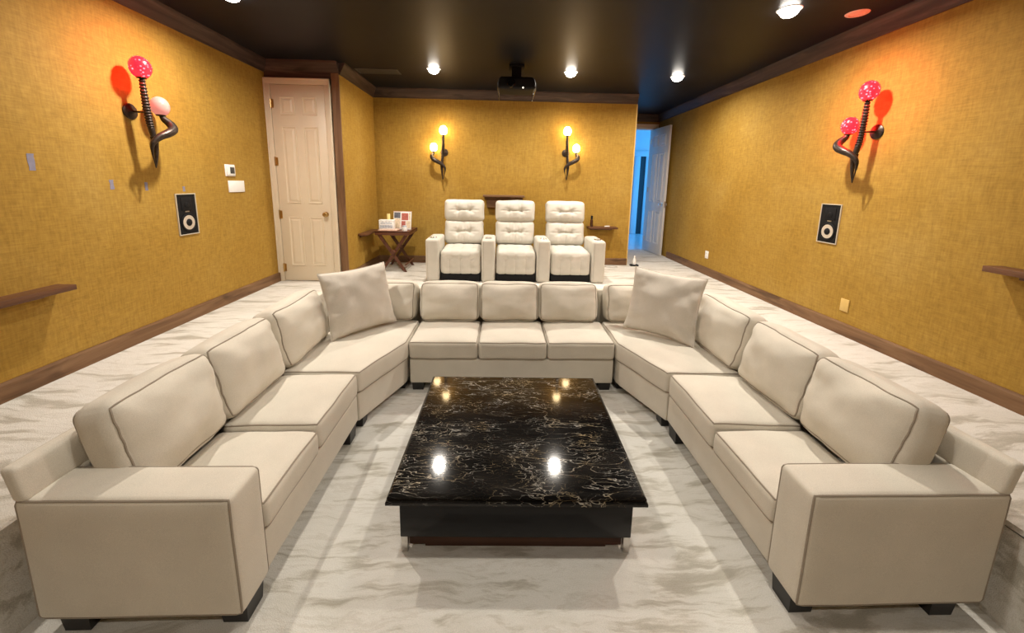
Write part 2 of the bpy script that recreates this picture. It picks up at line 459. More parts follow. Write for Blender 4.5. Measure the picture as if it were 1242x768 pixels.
crown('trim_3', 'b', XRET, XE, YB, 'dark wood crown above the recliners')
crown('trim_4', 'b', XL, XRET, YD, 'dark wood crown above the closet door')
crown('trim_5', 'l', YD, YB, XRET, 'short wood crown on the wall beside the closet')
crown('trim_6', 'b', XE, XR_, YDOOR, 'dark crown above the entry doorway')
struct('trim_7', box(CX1, XRET, YD-.016, YD, S, 3.04, .003), 'knotty_wood_z', 'upright brown wood trim beside the closet door', 'trim')
struct('trim_8', box(CX0, CX1, YD-.016, YD, CZ, 3.04, .003), 'crown_wood_x', 'dark wood header board over the closet door', 'trim')
struct('trim_9', box(XE-.004, XE+.012, YB-.008, YB+.1, S, 3.03, .003), 'gold_plate_paint', 'pale gold corner bead at the end of the back wall', 'trim')
baseb('baseboard_left', 'l', YF, YD, XL, 'knotty brown baseboard below the thermostat wall')
baseb('baseboard_right', 'r', YF, 7.0, XR_, 'knotty brown baseboard along the wall by the open door')
baseb('baseboard_back', 'b', XRET, XE, YB, 'brown baseboard behind the recliners')
baseb('baseboard_closet', 'l', YD, YB, XRET, 'short brown baseboard beside the closet')

# six-panel doors (local frame: x across from hinge, y thickness towards -y = visible face, z up)
def six_panel(t, w, hgt, th, mat, both=False):
    obj('leaf', box(0, w, -th/2, th/2, .008, hgt, .003), mat, t)
    st = .115*w/.75; mid = .10*w/.75
    rows = [(hgt*.085, hgt*.345), (hgt*.415, hgt*.80), (hgt*.855, hgt*.945)]
    for sgn in ((-1, 1) if both else (-1,)):
        for (z0, z1) in rows:
            for x0, x1 in ((st, w/2-mid/2), (w/2+mid/2, w-st)):
                b = bmesh.new(); y = sgn*th/2
                # moulded frame and raised field
                def ring(i, yy): return [b.verts.new(p) for p in ((x0+i, y+sgn*yy, z0+i), (x1-i, y+sgn*yy, z0+i), (x1-i, y+sgn*yy, z1-i), (x0+i, y+sgn*yy, z1-i))]
                R = [ring(0, 0), ring(.004, .009), ring(.012, .009), ring(.018, .001), ring(.03, .001), ring(.05, .008)]
                for A, B in zip(R, R[1:]):
                    for k in range(4): b.faces.new((A[k], A[(k+1) % 4], B[(k+1) % 4], B[k]))
                b.faces.new(R[-1])
                obj('panel', b, mat, t, smooth=False)
# closet door
t = thing('door_1', 'closed cream six-panel closet door with brass knob and hinges', 'door', (-2.80, YD-.01, S), kind='structure')
DW = 0.64; DH = 2.44
six_panel(t, DW, DH, .04, 'door_paint')
def casing(t, x0, x1, z1, w, y0, y1, mat):
    for a, b in ((x0-w, x0), (x1, x1+w)):
        bm = box(a, b, y0, y1, 0, z1+w, .004)
        obj('casing', bm, mat, t)
        i0, i1 = (a, a+w*.25) if a < x0 else (b-w*.25, b)
        obj('casing_bead', box(i0, i1, y0-.012, y0+.002, 0, z1+w, .004), mat, t)
    obj('head_casing', box(x0-w, x1+w, y0-.001, y1, z1, z1+w, .004), mat, t)
    obj('head_bead', box(x0-w, x1+w, y0-.013, y0, z1+w*.75, z1+w, .004), mat, t)
casing(t, -.005, DW+.005, DH+.005, .07, -.032, .06, 'door_paint')
obj('backing', box(-.02, DW+.02, .03, .06, 0, DH+.02), 'door_paint', t)
for z in (2.22, 1.53, .87, .18):
    bm = tube([(-.004, -.028, z-.055), (-.004, -.028, z+.055)], .009, 8); box(-.03, .028, -.024, -.020, z-.05, z+.05, bm=bm)
    obj('hinge', bm, 'brass', t)
bm = lathe([(.0, 0), (.032, 0), (.032, .006), (.012, .01), (.012, .03), (.026, .04), (.03, .052), (.024, .066), (0, .072)], 20, Matrix.Translation((DW-.06, -.02, .88)) @ Matrix.Rotation(PI/2, 4, 'X'))
obj('knob', bm, 'brass', t)
# open entry door, hinged on the far jamb, folded back towards the right wall
ang = math.atan2(7.17-YDOOR, 3.093-3.035)
t = thing('door_2', 'open white six-panel door standing by the blue doorway', 'door', (3.035, YDOOR-.005, S), ang, kind='structure')
six_panel(t, .69, 2.43, .04, 'door_paint_cool', True)
for sgn in (-1, 1):
    bm = lathe([(.0, 0), (.03, 0), (.03, .006), (.011, .01), (.011, .03), (.024, .04), (.027, .052), (.02, .064), (0, .068)], 18, Matrix.Translation((.63, sgn*.02, .98)) @ Matrix.Rotation(-sgn*PI/2, 4, 'X'))
    obj('knob', bm, 'chrome', t)
obj('latch_plate', box(.688, .693, -.012, .012, .92, 1.04), 'nickel', t)
for z in (2.2, 1.25, .25):
    obj('hinge', tube([(.0, -.024, z-.05), (.0, -.024, z+.05)], .008, 8), 'nickel', t)
t = thing('trim_10', 'white casing around the blue-lit entry doorway', 'trim', (DX0, YDOOR, S), kind='structure')
casing(t, .0, DX1-DX0, DZ-S, .085, -.02, .0, 'door_paint')
t = thing('trim_11', 'white jamb lining inside the entry doorway', 'trim', (DX0, YDOOR, S), kind='structure')
obj('jamb', box(0, .015, 0, .12, 0, DZ-S), 'door_paint_cool', t); obj('jamb', box(DX1-DX0-.015, DX1-DX0, 0, .12, 0, DZ-S), 'door_paint_cool', t)
obj('head', box(0.015, DX1-DX0-.015, 0, .12, DZ-S-.015, DZ-S), 'door_paint_cool', t)

# ------------------------------------------------------------------ ceiling fittings
def where(i, x, y):
    return {0: 'lit round recessed ceiling light over the first recliner beside the side table', 1: 'lit round recessed ceiling light between projector and entry alcove',
            2: 'lit round recessed ceiling light in front of the entry alcove', 3: 'lit round recessed ceiling light by the wall with the thermostat',
            4: 'lit round recessed ceiling light beside the small unlit ceiling fitting'}.get(i, ('added unseen fill light in the ceiling above the coffee table, nearer the %s wall' if y > 0 else 'added unseen fill light in the ceiling beyond the open pit end, nearer the %s wall') % ('thermostat' if x < 0 else 'entry door'))
for i, (x, y, k) in enumerate(DOWN_AND_FILL_LIGHTS):
    t = thing('recessed_or_fill_light', where(i, x, y), 'ceiling light', (x, y, ZCEIL), 0, 'recessed ceiling lights')
    obj('trim_ring', lathe([(.067, -.0005), (.070, -.005), (.086, -.004), (.090, -.0005)], 32), 'white_plastic', t)
    obj('lens', lathe([(.0, -.0005), (.066, -.0005), (.068, -.010), (.064, -.026), (.052, -.042), (.032, -.052), (.0, -.056)], 32), 'downlight_lens', t)
t = thing('ceiling_fitting', 'small unlit pinkish round fitting on the dark ceiling', 'ceiling light', (2.852, 3.271, ZCEIL))
obj('ring', lathe([(.05, -.001), (.055, -.008), (.075, -.006), (.08, -.001)], 32), 'pink_board', t)
obj('cover', lathe([(0, -.001), (.05, -.001), (.05, -.004), (0, -.012)], 32), 'pink_board', t)
t = thing('ceiling_vent', 'dark flush air grille in the ceiling above the side table', 'vent', (-1.6, 5.31, ZCEIL))
W_, D_ = .27, .11
bm = box(-W_, W_, -D_, -D_+.02, -.008, 0); box(-W_, W_, D_-.02, D_, -.008, 0, bm=bm); box(-W_, -W_+.02, -D_+.02, D_-.02, -.008, 0, bm=bm); box(W_-.02, W_, -D_+.02, D_-.02, -.008, 0, bm=bm)
obj('frame', bm, 'screen_grey', t, smooth=False)
for i in range(7):
    y = -D_+.035+i*.025
    obj('slat', box(-W_+.02, W_-.02, y-.008, y+.008, -.006, -.003), 'screen_grey', t, smooth=False)

# projector
PJ = thing('projector', 'black ceiling projector on a short mount with wire cage below', 'projector', (.176, 4.95, 2.872))
b = Soft((.455, .36, .135), .03, (0, 0, .008), n=(10, 8, 4), warp=lambda q: Vector((q.x*(1-.10*max(0, q.z/.067)), q.y, q.z+.068))).mesh()
obj('body', b, 'black_plastic', PJ)
obj('mount_plate', box(-.075, .075, -.075, .075, .138, .16, .006), 'black_plastic', PJ)
obj('mount_pole', box(-.058, .058, -.058, .058, .158, ZCEIL-2.872-.02, .004), 'black_plastic', PJ)
obj('ceiling_plate', box(-.09, .09, -.09, .09, ZCEIL-2.872-.024, ZCEIL-2.872, .004), 'black_plastic', PJ)
lens = obj('lens_barrel', lathe([(.05, 0), (.05, .03), (.042, .036), (.036, .02), (0, .024)], 24, Matrix.Translation((-.07, -.178, .055)) @ Matrix.Rotation(PI/2, 4, 'X')), 'black_lacquer', PJ)
obj('status_light', sphere((.075, -.174, .012), .008, seg=12), 'led_glow', PJ)
for sx in (-1, 1):
    obj('cage_wire', tube([(sx*.225, -.16, .03), (sx*.225, -.16, 0), (sx*.205, -.14, -.075)], .005, 6), 'chrome', PJ)
    obj('cage_wire', tube([(sx*.225, .16, .03), (sx*.225, .16, 0), (sx*.205, .14, -.075)], .005, 6), 'chrome', PJ)
for y in (-.14, .14): obj('cage_wire', tube([(-.205, y, -.075), (.205, y, -.075)], .0035, 6), 'iron', PJ)
for sx in (-1, 1): obj('cage_wire', tube([(sx*.205, -.14, -.075), (sx*.205, .14, -.075)], .0035, 6), 'iron', PJ)

# ------------------------------------------------------------------ sectional sofa
ZF, ZB, ZS, ZA = .09, .285, .455, .605      # foot top, cushion underside, seat height, arm height
def foot(t, x, y, sx=.11, sy=.11, zf=ZF):
    b = box(x-sx/2, x+sx/2, y-sy/2, y+sy/2, 0, zf+.004)
    for v in b.verts:
        if v.co.z < .02: v.co.x = x+(v.co.x-x)*.88; v.co.y = y+(v.co.y-y)*.88
    obj('foot', b, 'black_wood_foot', t, world=True, smooth=False)
def soft_part(name, t, soft, seams, mat='sofa_fabric', wmat='welt_fabric', wr=.0045):
    o = obj(name, soft.mesh(), mat, t, world=True, angle=70)
    if seams:
        for k, sd in seams: obj('piping', welt(soft.loop(k, sd), wr), wmat, o, world=True)
    return o
def seat(t, x0, x1, y0, y1, zt=ZS, zb=ZB, seed=0, warp=None, tilt=None):
    c = Matrix.Translation(((x0+x1)/2, (y0+y1)/2, (zt-.012+zb)/2))
    if tilt: c = c @ tilt
    s = Soft((x1-x0, y1-y0, zt-.012-zb), .030, (.004, .004, .024), .005, 6, seed, warp, c)
    return soft_part('seat_cushion', t, s, ((2, 1), (2, -1)))
def back(t, M, w, hgt, th, seed):
    """loose boxed back cushion: plump face, thinner at its edges, slack corners"""
    def w_(q):
        u = q.x/(w/2); v = q.z/(hgt/2)
        e = min(1.0, max(abs(u), abs(v)))**3
        y = q.y*(1-.10*e)
        cr = noise.noise(Vector((u*1.6+seed*3.7, v*1.6, seed)))*.018+noise.noise(Vector((u*4+seed, v*4, 9)))*.007*(.4+e)
        if q.y < 0: y += cr
        c = (abs(u)*abs(v))**6
        z = q.z-.010*c*(1 if v > 0 else -1)-.012*max(0, v)*max(0, 1-abs(u+.25*noise.noise(Vector((seed*1.3, 0, 0))))**2)*.6
        x = q.x*(1-.02*c)
        return Vector((x, y, z))
    s = Soft((w, th, hgt), .055, (.010, .055, .018), .006, 6, seed, w_, M, n=(18, 6, 18))
    return soft_part('back_cushion', t, s, ((1, -1), (1, 1)))
def back_M(face, along, base, off, lean=14, h2=.21):
    """face: direction the cushion faces ('x+','x-','y-'); along: position along the sofa; base: depth position of cushion centre at its bottom"""
    R = {'y-': 0, 'x+': PI/2, 'x-': -PI/2}[face]
    p = (along, base, off) if face == 'y-' else (base, along, off)
    return Matrix.Translation(p) @ Matrix.Rotation(R, 4, 'Z') @ Matrix.Rotation(math.radians(-lean), 4, 'X') @ Matrix.Translation((0, 0, h2))

def arm(t, x0, x1, y0, y1, inner):
    s = Soft((x1-x0, y1-y0, ZA-ZF), .022, (.004, .006, .006), .002, 3, 3, None, Matrix.Translation(((x0+x1)/2, (y0+y1)/2, (ZA+ZF)/2)), n=(16, 5, 12))
    o = soft_part('arm', t, s, ())
    # piping round both broad faces
    for sd in (-1, 1): obj('piping', welt(s.loop(1, sd), .0045), 'welt_fabric', o, world=True)
def side_sofa(sg, xin, xout, label, seeds):
    """sg=-1: on the thermostat side, +1: on the other"""
    y0, y1, ye = 1.245, 1.425, 2.494
    t = thing('sectional_sofa', label, 'sofa', ((xin+xout)/2, 1.9, 0), 0, 'sectional sofa modules')
    a, b = sorted((xin, xout))
    arm(t, a, b, y0, y1, xin)
    inn = lambda d: xin+sg*d
    q0, q1 = sorted((inn(.012), inn(.72)))
    s = Soft((q1-q0, ye-y1, ZB-ZF), .015, (0, 0, 0), 0, n=(8, 10, 4), M=Matrix.Translation(((q0+q1)/2, (y1+ye)/2, (ZB+ZF)/2)))
    soft_part('base', t, s, ())
    # back frame runs the whole length, over the arm's rear end
    q0, q1 = sorted((xout-sg*.055, xout+sg*.002))
    lean = lambda q: Vector((q.x+sg*.05*(q.z/.62), q.y, q.z))
    s = Soft((q1-q0, ye-y0-.006, .72-ZA+.02), .018, (0.006, 0, .004), .003, 3, 2, lambda q: Vector((q.x+sg*.22*(q.z+.07), q.y, q.z)), Matrix.Translation(((q0+q1)/2, (y0+ye)/2, (ZA+.72)/2)), n=(4, 24, 6))
    o = soft_part('back_frame', t, s, ())
    q2, q3 = sorted((xout-sg*.065, xout))
    soft_part('back_panel', t, Soft((q3-q2, ye-y1, ZA-ZF), .012, n=(3, 14, 6), M=Matrix.Translation(((q2+q3)/2, (y1+ye)/2, (ZA+ZF)/2))), ())
    ym = 1.915
    q0, q1 = sorted((inn(0), inn(.52)))
    til = Matrix.Rotation(math.radians(sg*1.2), 4, 'Y')
    seat(t, q0, q1, y1+.004, ym-.003, ZS-.022, seed=seeds[0])
    seat(t, q0, q1, ym+.003, ye-.004, ZS+.004, seed=seeds[1], tilt=Matrix.Rotation(math.radians(sg*1.5), 4, 'Y'))
    face = 'x+' if sg < 0 else 'x-'
    back(t, back_M(face, 1.672, inn(.545), .445, 13), .52, .43, .20, seeds[2])
    back(t, back_M(face, 2.198, inn(.545), .445, 13), .555, .43, .20, seeds[3])
    for fx, fy in ((inn(.07), y0+.10), (inn(.66), y0+.08), (inn(.07), ye-.09), (inn(.66), ye-.09)): foot(t, fx, fy)
    return t
side_sofa(-1, -.967, -1.728, 'beige sectional sofa end with arm on the side of the thermostat wall', (1, 2, 3, 4))
side_sofa(1, 1.213, 2.008, 'beige sectional sofa end with arm on the side of the entry door wall', (5, 6, 7, 8))

def rear_sofa():
    ZR = .065
    x0, x1, yf, yb = -.752, .998, 3.035, 3.83
    t = thing('sectional_sofa', 'beige armless three-seat sofa section with three back cushions facing the table', 'sofa', ((x0+x1)/2, 3.4, 0), 0, 'sectional sofa modules')
    soft_part('base', t, Soft((x1-x0-.01, .70, ZB-ZR), .015, n=(14, 6, 4), M=Matrix.Translation(((x0+x1)/2, yf+.365, (ZB+ZR)/2))), ())
    soft_part('back_frame', t, Soft((x1-x0-.01, .08, .71-ZR), .018, n=(14, 4, 6), M=Matrix.Translation(((x0+x1)/2, yb-.04, (.71+ZR)/2))), ())
    w = (x1-x0)/3
    for i in range(3):
        seat(t, x0+i*w+.003, x0+(i+1)*w-.003, yf, yf+.53, seed=11+i)
        back(t, back_M('y-', (-.467, .10, .668)[i], yf+.53, .445, 13, .185), .562, .375, .20, 21+i)
    for fx in (x0+.07, x1-.07):
        for fy in (yf+.07, yf+.68): foot(t, fx, fy, .10, .10, ZR)
rear_sofa()

def wedge(sg, xin, xout, xr, label, seeds):
    """corner piece: side part runs back, front edge cut on the diagonal towards the centre sofa"""
    ZR = .072
    ya, yk, yb = 2.508, 3.035, 3.83
    t = thing('sectional_sofa', label, 'sofa', ((xin+xout)/2, 3.2, 0), 0, 'sectional sofa modules')
    def front(y, ins=0):
        if y <= yk: return xin+(xr-xin)*(y-ya)/(yk-ya)+sg*ins
        return xr+sg*ins
    def warp_for(xo, ins):
        def w(q):       # q.x in -.5..0.5 style: unit box, q.y is world y
            tt = q.x+.5
            xf = front(min(max(q.y, ya), yb), ins); xo_ = xo
            return Vector((xo_+(xf-xo_)*tt, q.y, q.z))
        return w
    def poly_soft(xo, y0, y1, z0, z1, r, bulge, amp, seed, ins):
        hx = .35
        xm = lambda y: front(min(max(y, ya), yb), ins)
        def w(q):
            y = q.y+(y0+y1)/2
            tt = (q.x/hx+1)/2            # 0 = outer, 1 = front
            xf = xm(y)
            return Vector((xo+(xf-xo)*tt, y, q.z+(z0+z1)/2))
        return Soft((2*hx, y1-y0, z1-z0), r, bulge, amp, 5, seed, w, n=(14, 18, 5))
    soft_part('base', t, poly_soft(xout-sg*.065, ya, yb-.08, ZR, ZB, .012, (0, 0, 0), 0, 1, .012), ())
    soft_part('seat_cushion', t, poly_soft(xin+sg*.53, ya+.004, yk+.52, ZB, ZS-.008, .026, (.006, .008, .02), .006, seeds[0], 0), ((2, 1), (2, -1)))
    q0, q1 = sorted((xout-sg*.065, xout+sg*.01))
    soft_part('back_frame', t, Soft((q1-q0, yb-ya, .71-ZR), .018, n=(4, 14, 6), M=Matrix.Translation(((q0+q1)/2, (ya+yb)/2, (.71+ZR)/2))), ())
    q2, q3 = sorted((xout-sg*.068, xr))
    soft_part('back_frame', t, Soft((q3-q2, .08, .71-ZR), .018, n=(10, 4, 6), M=Matrix.Translation(((q2+q3)/2, yb-.04, (.71+ZR)/2))), ())
    face = 'x+' if sg < 0 else 'x-'
    back(t, back_M(face, 2.84, xin+sg*.545, .445, 13), .64, .43, .20, seeds[1])
    back(t, back_M('y-', xr+sg*.315, 3.035+.53, .445, 13, .185), .56, .375, .20, seeds[2])
    for fx, fy in ((xin+sg*.05, ya+.09), (xr+sg*.08, yk+.09), (xout-sg*.12, ya+.1), (xout-sg*.12, yb-.12)): foot(t, fx, fy, .10, .10, ZR)
wedge(-1, -.967, -1.728, -.762, 'beige sectional corner with the throw pillow nearer the closet door', (31, 32, 33))
wedge(1, 1.213, 2.008, 1.008, 'beige sectional corner with the throw pillow nearer the entry door', (34, 35, 36))

# throw pillows
def pillow(label, M, w, hgt, th, seed):
    b = bmesh.new(); n = 26
    def P(u, v, sd):
        x = u*w/2*(1-.075*(1-v*v)); z = v*hgt/2*(1-.075*(1-u*u))
        e = max(0, (1-u*u)*(1-v*v))
        g = Vector((u*2.2+seed, v*2.2, seed*3))
        wr = noise.noise(Vector((u*4+seed, v*8, 2)))*.022*(1-e)*(abs(u) > abs(v))+noise.noise(Vector((u*8+seed, v*4, 7)))*.022*(1-e)*(abs(v) >= abs(u))
        y = sd*(th/2*e**.42)+wr*(e**.25)+.022*noise.noise(g)
        return M @ Vector((x, y, z))
    grid = {}
    for sd in (-1, 1):
        for i in range(n+1):
            for j in range(n+1):
                u = math.sin((i/n-.5)*PI); v = math.sin((j/n-.5)*PI)
                u = .55*u+.45*(2*i/n-1); v = .55*v+.45*(2*j/n-1)
                ed = i in (0, n) or j in (0, n)
                if ed and sd == 1: grid[(sd, i, j)] = grid[(-1, i, j)]
                else: grid[(sd, i, j)] = b.verts.new(P(u, v, sd))
        for i in range(n):
            for j in range(n):
                b.faces.new([grid[(sd, i, j)], grid[(sd, i+1, j)], grid[(sd, i+1, j+1)], grid[(sd, i, j+1)]])
    o = obj('throw_pillow', b, 'pillow_fabric', None, angle=75)
    c = M.translation.copy(); o.data.transform(Matrix.Translation(-c)); o.location = c; ORG[o.name] = c
    lp = [P(x, y, 1) for x, y in [(-1+2*i/40, -1) for i in range(40)]+[(1, -1+2*i/40) for i in range(40)]+[(1-2*i/40, 1) for i in range(40)]+[(-1, 1-2*i/40) for i in range(40)]]
    obj('seam', welt(lp, .0035), 'pillow_fabric', o, world=True)
    return tag(o, label, 'pillow', 'throw pillows in the sofa corners')
def pillow_M(p, rz, lean, roll, hgt):
    return Matrix.Translation(p) @ Matrix.Rotation(rz, 4, 'Z') @ Matrix.Rotation(math.radians(-lean), 4, 'X') @ Matrix.Rotation(math.radians(roll), 4, 'Y') @ Matrix.Translation((0, 0, hgt/2))
pillow('square beige throw pillow in the sofa corner nearer the closet door', pillow_M((-1.15, 3.20, .475), math.radians(46), 16, -2, .56), .60, .56, .20, 1)
pillow('square beige throw pillow in the sofa corner nearer the entry door', pillow_M((1.37, 3.11, .475), math.radians(-40), 17, 2, .57), .61, .57, .20, 5)

# ------------------------------------------------------------------ coffee table
CT = thing('coffee_table', 'low square coffee table with black veined marble top and black lacquer body', 'table', (.107, 2.09, 0), math.radians(-1.0))
TW, TD, TZ = 1.205, 1.125, .345
b = bmesh.new()
prof = [(0, TZ-.045), (.0, TZ-.032), (-.010, TZ-.026), (-.006, TZ-.012), (-.014, TZ-.003), (-.022, TZ)]
rings = [[b.verts.new((sx*(TW/2+o_), sy*(TD/2+o_), z)) for sx, sy in ((-1, -1), (1, -1), (1, 1), (-1, 1))] for o_, z in [(-.03, TZ-.045)]+prof]
for A, B in zip(rings, rings[1:]):
    for k in range(4): b.faces.new((A[k], A[(k+1) % 4], B[(k+1) % 4], B[k]))
b.faces.new(rings[0]); b.faces.new(rings[-1])
obj('top', b, 'black_marble', CT, smooth=False)
BW, BD = 1.105, 1.03
obj('body', box(-BW/2, BW/2, -BD/2, BD/2, .085, TZ-.044, .004), 'black_lacquer', CT)
for sx in (-1, 1):
    for sy in (-1, 1):
        obj('leg', box(sx*(BW/2-.018)-.016, sx*(BW/2-.018)+.016, sy*(BD/2-.018)-.016, sy*(BD/2-.018)+.016, 0, .087, .002), 'nickel', CT)
obj('plinth', box(-BW/2+.036, BW/2-.036, -BD/2+.03, BD/2-.03, .016, .088), 'plinth_wood', CT)
obj('plinth_foot', box(-BW/2+.11, BW/2-.11, -BD/2+.035, BD/2-.035, 0, .018), 'plinth_wood', CT)

# ------------------------------------------------------------------ recliners
RX0, RX1 = -.985, 1.425
AW = .19; SW = (RX1-RX0-4*AW)/3
def recliner(cx, yf, label, arms, seed):
    t = thing('recliner', label, 'recliner', (cx, yf+.42, S), 0, 'row of three recliners')
    w = SW-.006; y0 = -.42
    obj('base', box(-w/2+.01, w/2-.01, y0+.03, .36, 0, .12, .004), 'black_plastic', t)
    TM = Matrix.Translation
    # leg rest panel: quilted, rolls over into the seat
    D = [(1, -1, x, z, .014, .045, .025) for x in (-.14, 0, .14) for z in (-.07, .07)]+[(1, -1, x, 0, .008, .012, .3) for x in (-.14, 0, .14)]
    f = Soft((w-.01, .13, .315), .05, (0, .012, 0), .004, 6, seed, None, TM((0, y0+.075, .255)), D, (22, 4, 16))
    fo = obj('leg_rest', f.mesh(), 'cream_leather', t, angle=80)
    for x in (-.14, 0, .14): obj('stitching', tube([f.map(Vector((x, -.065, z))) for z in [-.13+.02*i for i in range(14)]], .0022, 5), 'seam_thread', fo)
    Dz = [(2, 1, x, y, .014, .045, .03) for x in (-.14, 0, .14) for y in (-.08, .1)]+[(2, 1, x, 0, .008, .012, .4) for x in (-.14, 0, .14)]
    obj('seat_cushion', Soft((w-.012, .52, .15), .05, (0, .0, .02), .004, 6, seed+1, None, TM((0, y0+.27, .355)) @ Matrix.Rotation(math.radians(2), 4, 'X'), Dz, (22, 16, 4)).mesh(), 'cream_leather', t, angle=80)
    # lumbar and backrest
    BK = TM((0, .145, .36)) @ Matrix.Rotation(math.radians(-13), 4, 'X')
    def tufts(hz):
        d = [(1, -1, x, 0, .034, .035, .030) for x in (-.085, .085)]+[(1, -1, 0, 0, .026, .085, .013)]
        for x in (-.085, .085):
            for q in (-1, 1):
                d += [(1, -1, x, q*hz*.42, .013, .011, hz*.45), (1, -1, x*1.45, q*hz*.22, .010, .030, .020), (1, -1, x*.55, q*hz*.25, .008, .014, .030)]
        d += [(1, -1, q*.16, 0, .010, .05, .012) for q in (-1, 1)]
        return d
    bk = Soft((w*1.03, .17, .345), .05, (0, .03, 0), .008, 7, seed+3, None, BK @ TM((0, 0, .245)), tufts(.16)+[(1, -1, 0, 0, .010, .010, .3)], (30, 5, 22))
    lo = obj('back_cushion', bk.mesh(), 'cream_leather', t, angle=80)
    hp = BK @ TM((0, -.02, .56))
    s = Soft((w*1.05, .19, .30), .05, (0, .032, .01), .009, 6, seed+4, None, hp @ Matrix.Rotation(math.radians(4), 4, 'X'), tufts(.15), (30, 5, 20))
    hd = obj('headrest', s.mesh(), 'cream_leather', t, angle=80)
    for x in (-.085, .085):
        p = s.map(Vector((x, -.085, 0))); obj('button', sphere(p, .009, seg=10), 'cream_leather', hd)
    obj('back_shell', Soft((w*.93, .07, .78), .03, (0, 0, 0), n=(6, 3, 8), M=BK @ TM((0, .10, .30))).mesh(), 'cream_leather', t)
    for ax in arms:
        s = Soft((AW-.008, .56, .575), .035, (.003, 0, .006), .002, 4, seed+6, None, TM((ax, -.14, .2875)), None, (6, 16, 12))
        a = obj('arm', s.mesh(), 'cream_leather', t, angle=80)
        obj('cup_holder', lathe([(.036, -.004), (.047, -.002), (.05, .004), (.046, .009), (.040, .006), (.036, -.03), (0, -.032)], 24, TM((ax, -.30, .578))), 'chrome', a)
        bb = bmesh.new()
        for q in (-1, 1): sphere((ax+q*.02, -.215, .580), .010, seg=10, bm=bb)
        obj('control_button', bb, 'nickel', a)
        obj('stitching', tube([s.map(Vector((sx_*(AW-.008)/2, -.43, z))) for sx_ in (-1,) for z in [-.26+.04*i for i in range(14)]], .0022, 5), 'seam_thread', a)
YR = 5.0
c0 = RX0+AW+SW/2; st_ = AW+SW; ha = SW/2+AW/2
recliner(c0, YR, 'cream tufted recliner at the side table end of the row', (-ha,), 41)
recliner(c0+st_, YR, 'cream tufted recliner in the middle of the row of three', (-ha, ha), 51)
recliner(c0+2*st_, YR, 'cream tufted recliner at the entry door end of the row', (ha,), 61)

# ------------------------------------------------------------------ wall sconces (local: x along wall, y out of the wall (-y), z up; origin at the wall plate)
def sconce(label, loc, rotz, mir, top_mat, low_mat, group, rg=.068):
    t = thing('horn_sconce', label, 'sconce', loc, rotz, group)
    k = mir; n0 = -.13
    obj('wall_plate', lathe([(0, 0), (.058, 0), (.06, .008), (.05, .016), (.02, .022), (.012, .03), (0, .03)], 28, Matrix.Rotation(PI/2, 4, 'X')), 'iron', t)
    obj('rod', tube([(0, -.02, 0), (0, n0, -.005)], .0075, 10), 'iron', t)
    # ridged main horn
    pts = catmull([(k*-.004, n0, .255), (k*-.002, n0, .12), (k*.004, n0, .0), (k*.012, n0-.004, -.11), (k*.022, n0-.012, -.21), (k*.018, n0-.016, -.31), (k*.010, n0-.006, -.425)], 22)
    L = len(pts); rad = []
    for i in range(L):
        u = i/(L-1)
        r = .0175+.006*math.sin(min(1, u*1.5)*PI) if u < .62 else .0215*(1-(u-.62)/.38)**.8+.0035
        if u < .52: r *= 1+.17*math.sin(i*2*PI/4.0)
        rad.append(r)
    obj('horn', tube(pts, rad, 12), 'iron', t)
    pb = catmull([(k*.148, -.112, -.005), (k*.158, -.128, -.035), (k*.168, -.165, -.075), (k*.145, -.195, -.115), (k*.085, -.20, -.150), (k*.022, -.185, -.185), (k*-.028, -.168, -.240), (k*-.026, -.155, -.31), (k*.006, n0-.010, -.42)], 9)
    L = len(pb)
    obj('branch', tube(pb, [.015+.022*math.sin(min(1, i/(L-1)*1.1)**.9*PI)-.011*(i/(L-1)) for i in range(L)], 12), 'iron', t)
    for (p, r, mt) in (((k*-.006, n0, .32), rg, top_mat), ((k*.148, -.11, .066), rg*.93, low_mat)):
        s = obj('globe', lathe([(r*math.sin(a), -r*1.2*math.cos(a)) for a in [.42+(PI-.42)*i/22 for i in range(23)]], 32, Matrix.Translation(p)), mt, t)
        obj('socket', lathe([(0, -r*1.22), (.016, -r*1.22), (.030, -r*1.16), (r*.46, -r*1.11), (r*.52, -r*1.03), (r*.42, -r*1.06), (0, -r*1.08)], 20, Matrix.Translation(p)), 'iron', t)
    return t
sconce('horn wall sconce with one red and one pale pink globe', (XL, 3.176, 2.253), PI/2, 1, 'red_globe', 'pale_pink_globe', 'horn wall sconces')
sconce('horn wall sconce with two red dotted globes', (XR_, 3.237, 2.246), -PI/2, -1, 'red_globe', 'red_globe', 'horn wall sconces')
sconce('horn wall sconce with warm bulbs, its branch towards the side table', (-.894, YB, 2.229), 0, -1, 'warm_bulb', 'warm_bulb', 'horn wall sconces', .06)
sconce('horn wall sconce with warm bulbs, its branch towards the entry alcove', (1.031, YB, 2.257), 0, 1, 'warm_bulb', 'warm_bulb', 'horn wall sconces', .06)

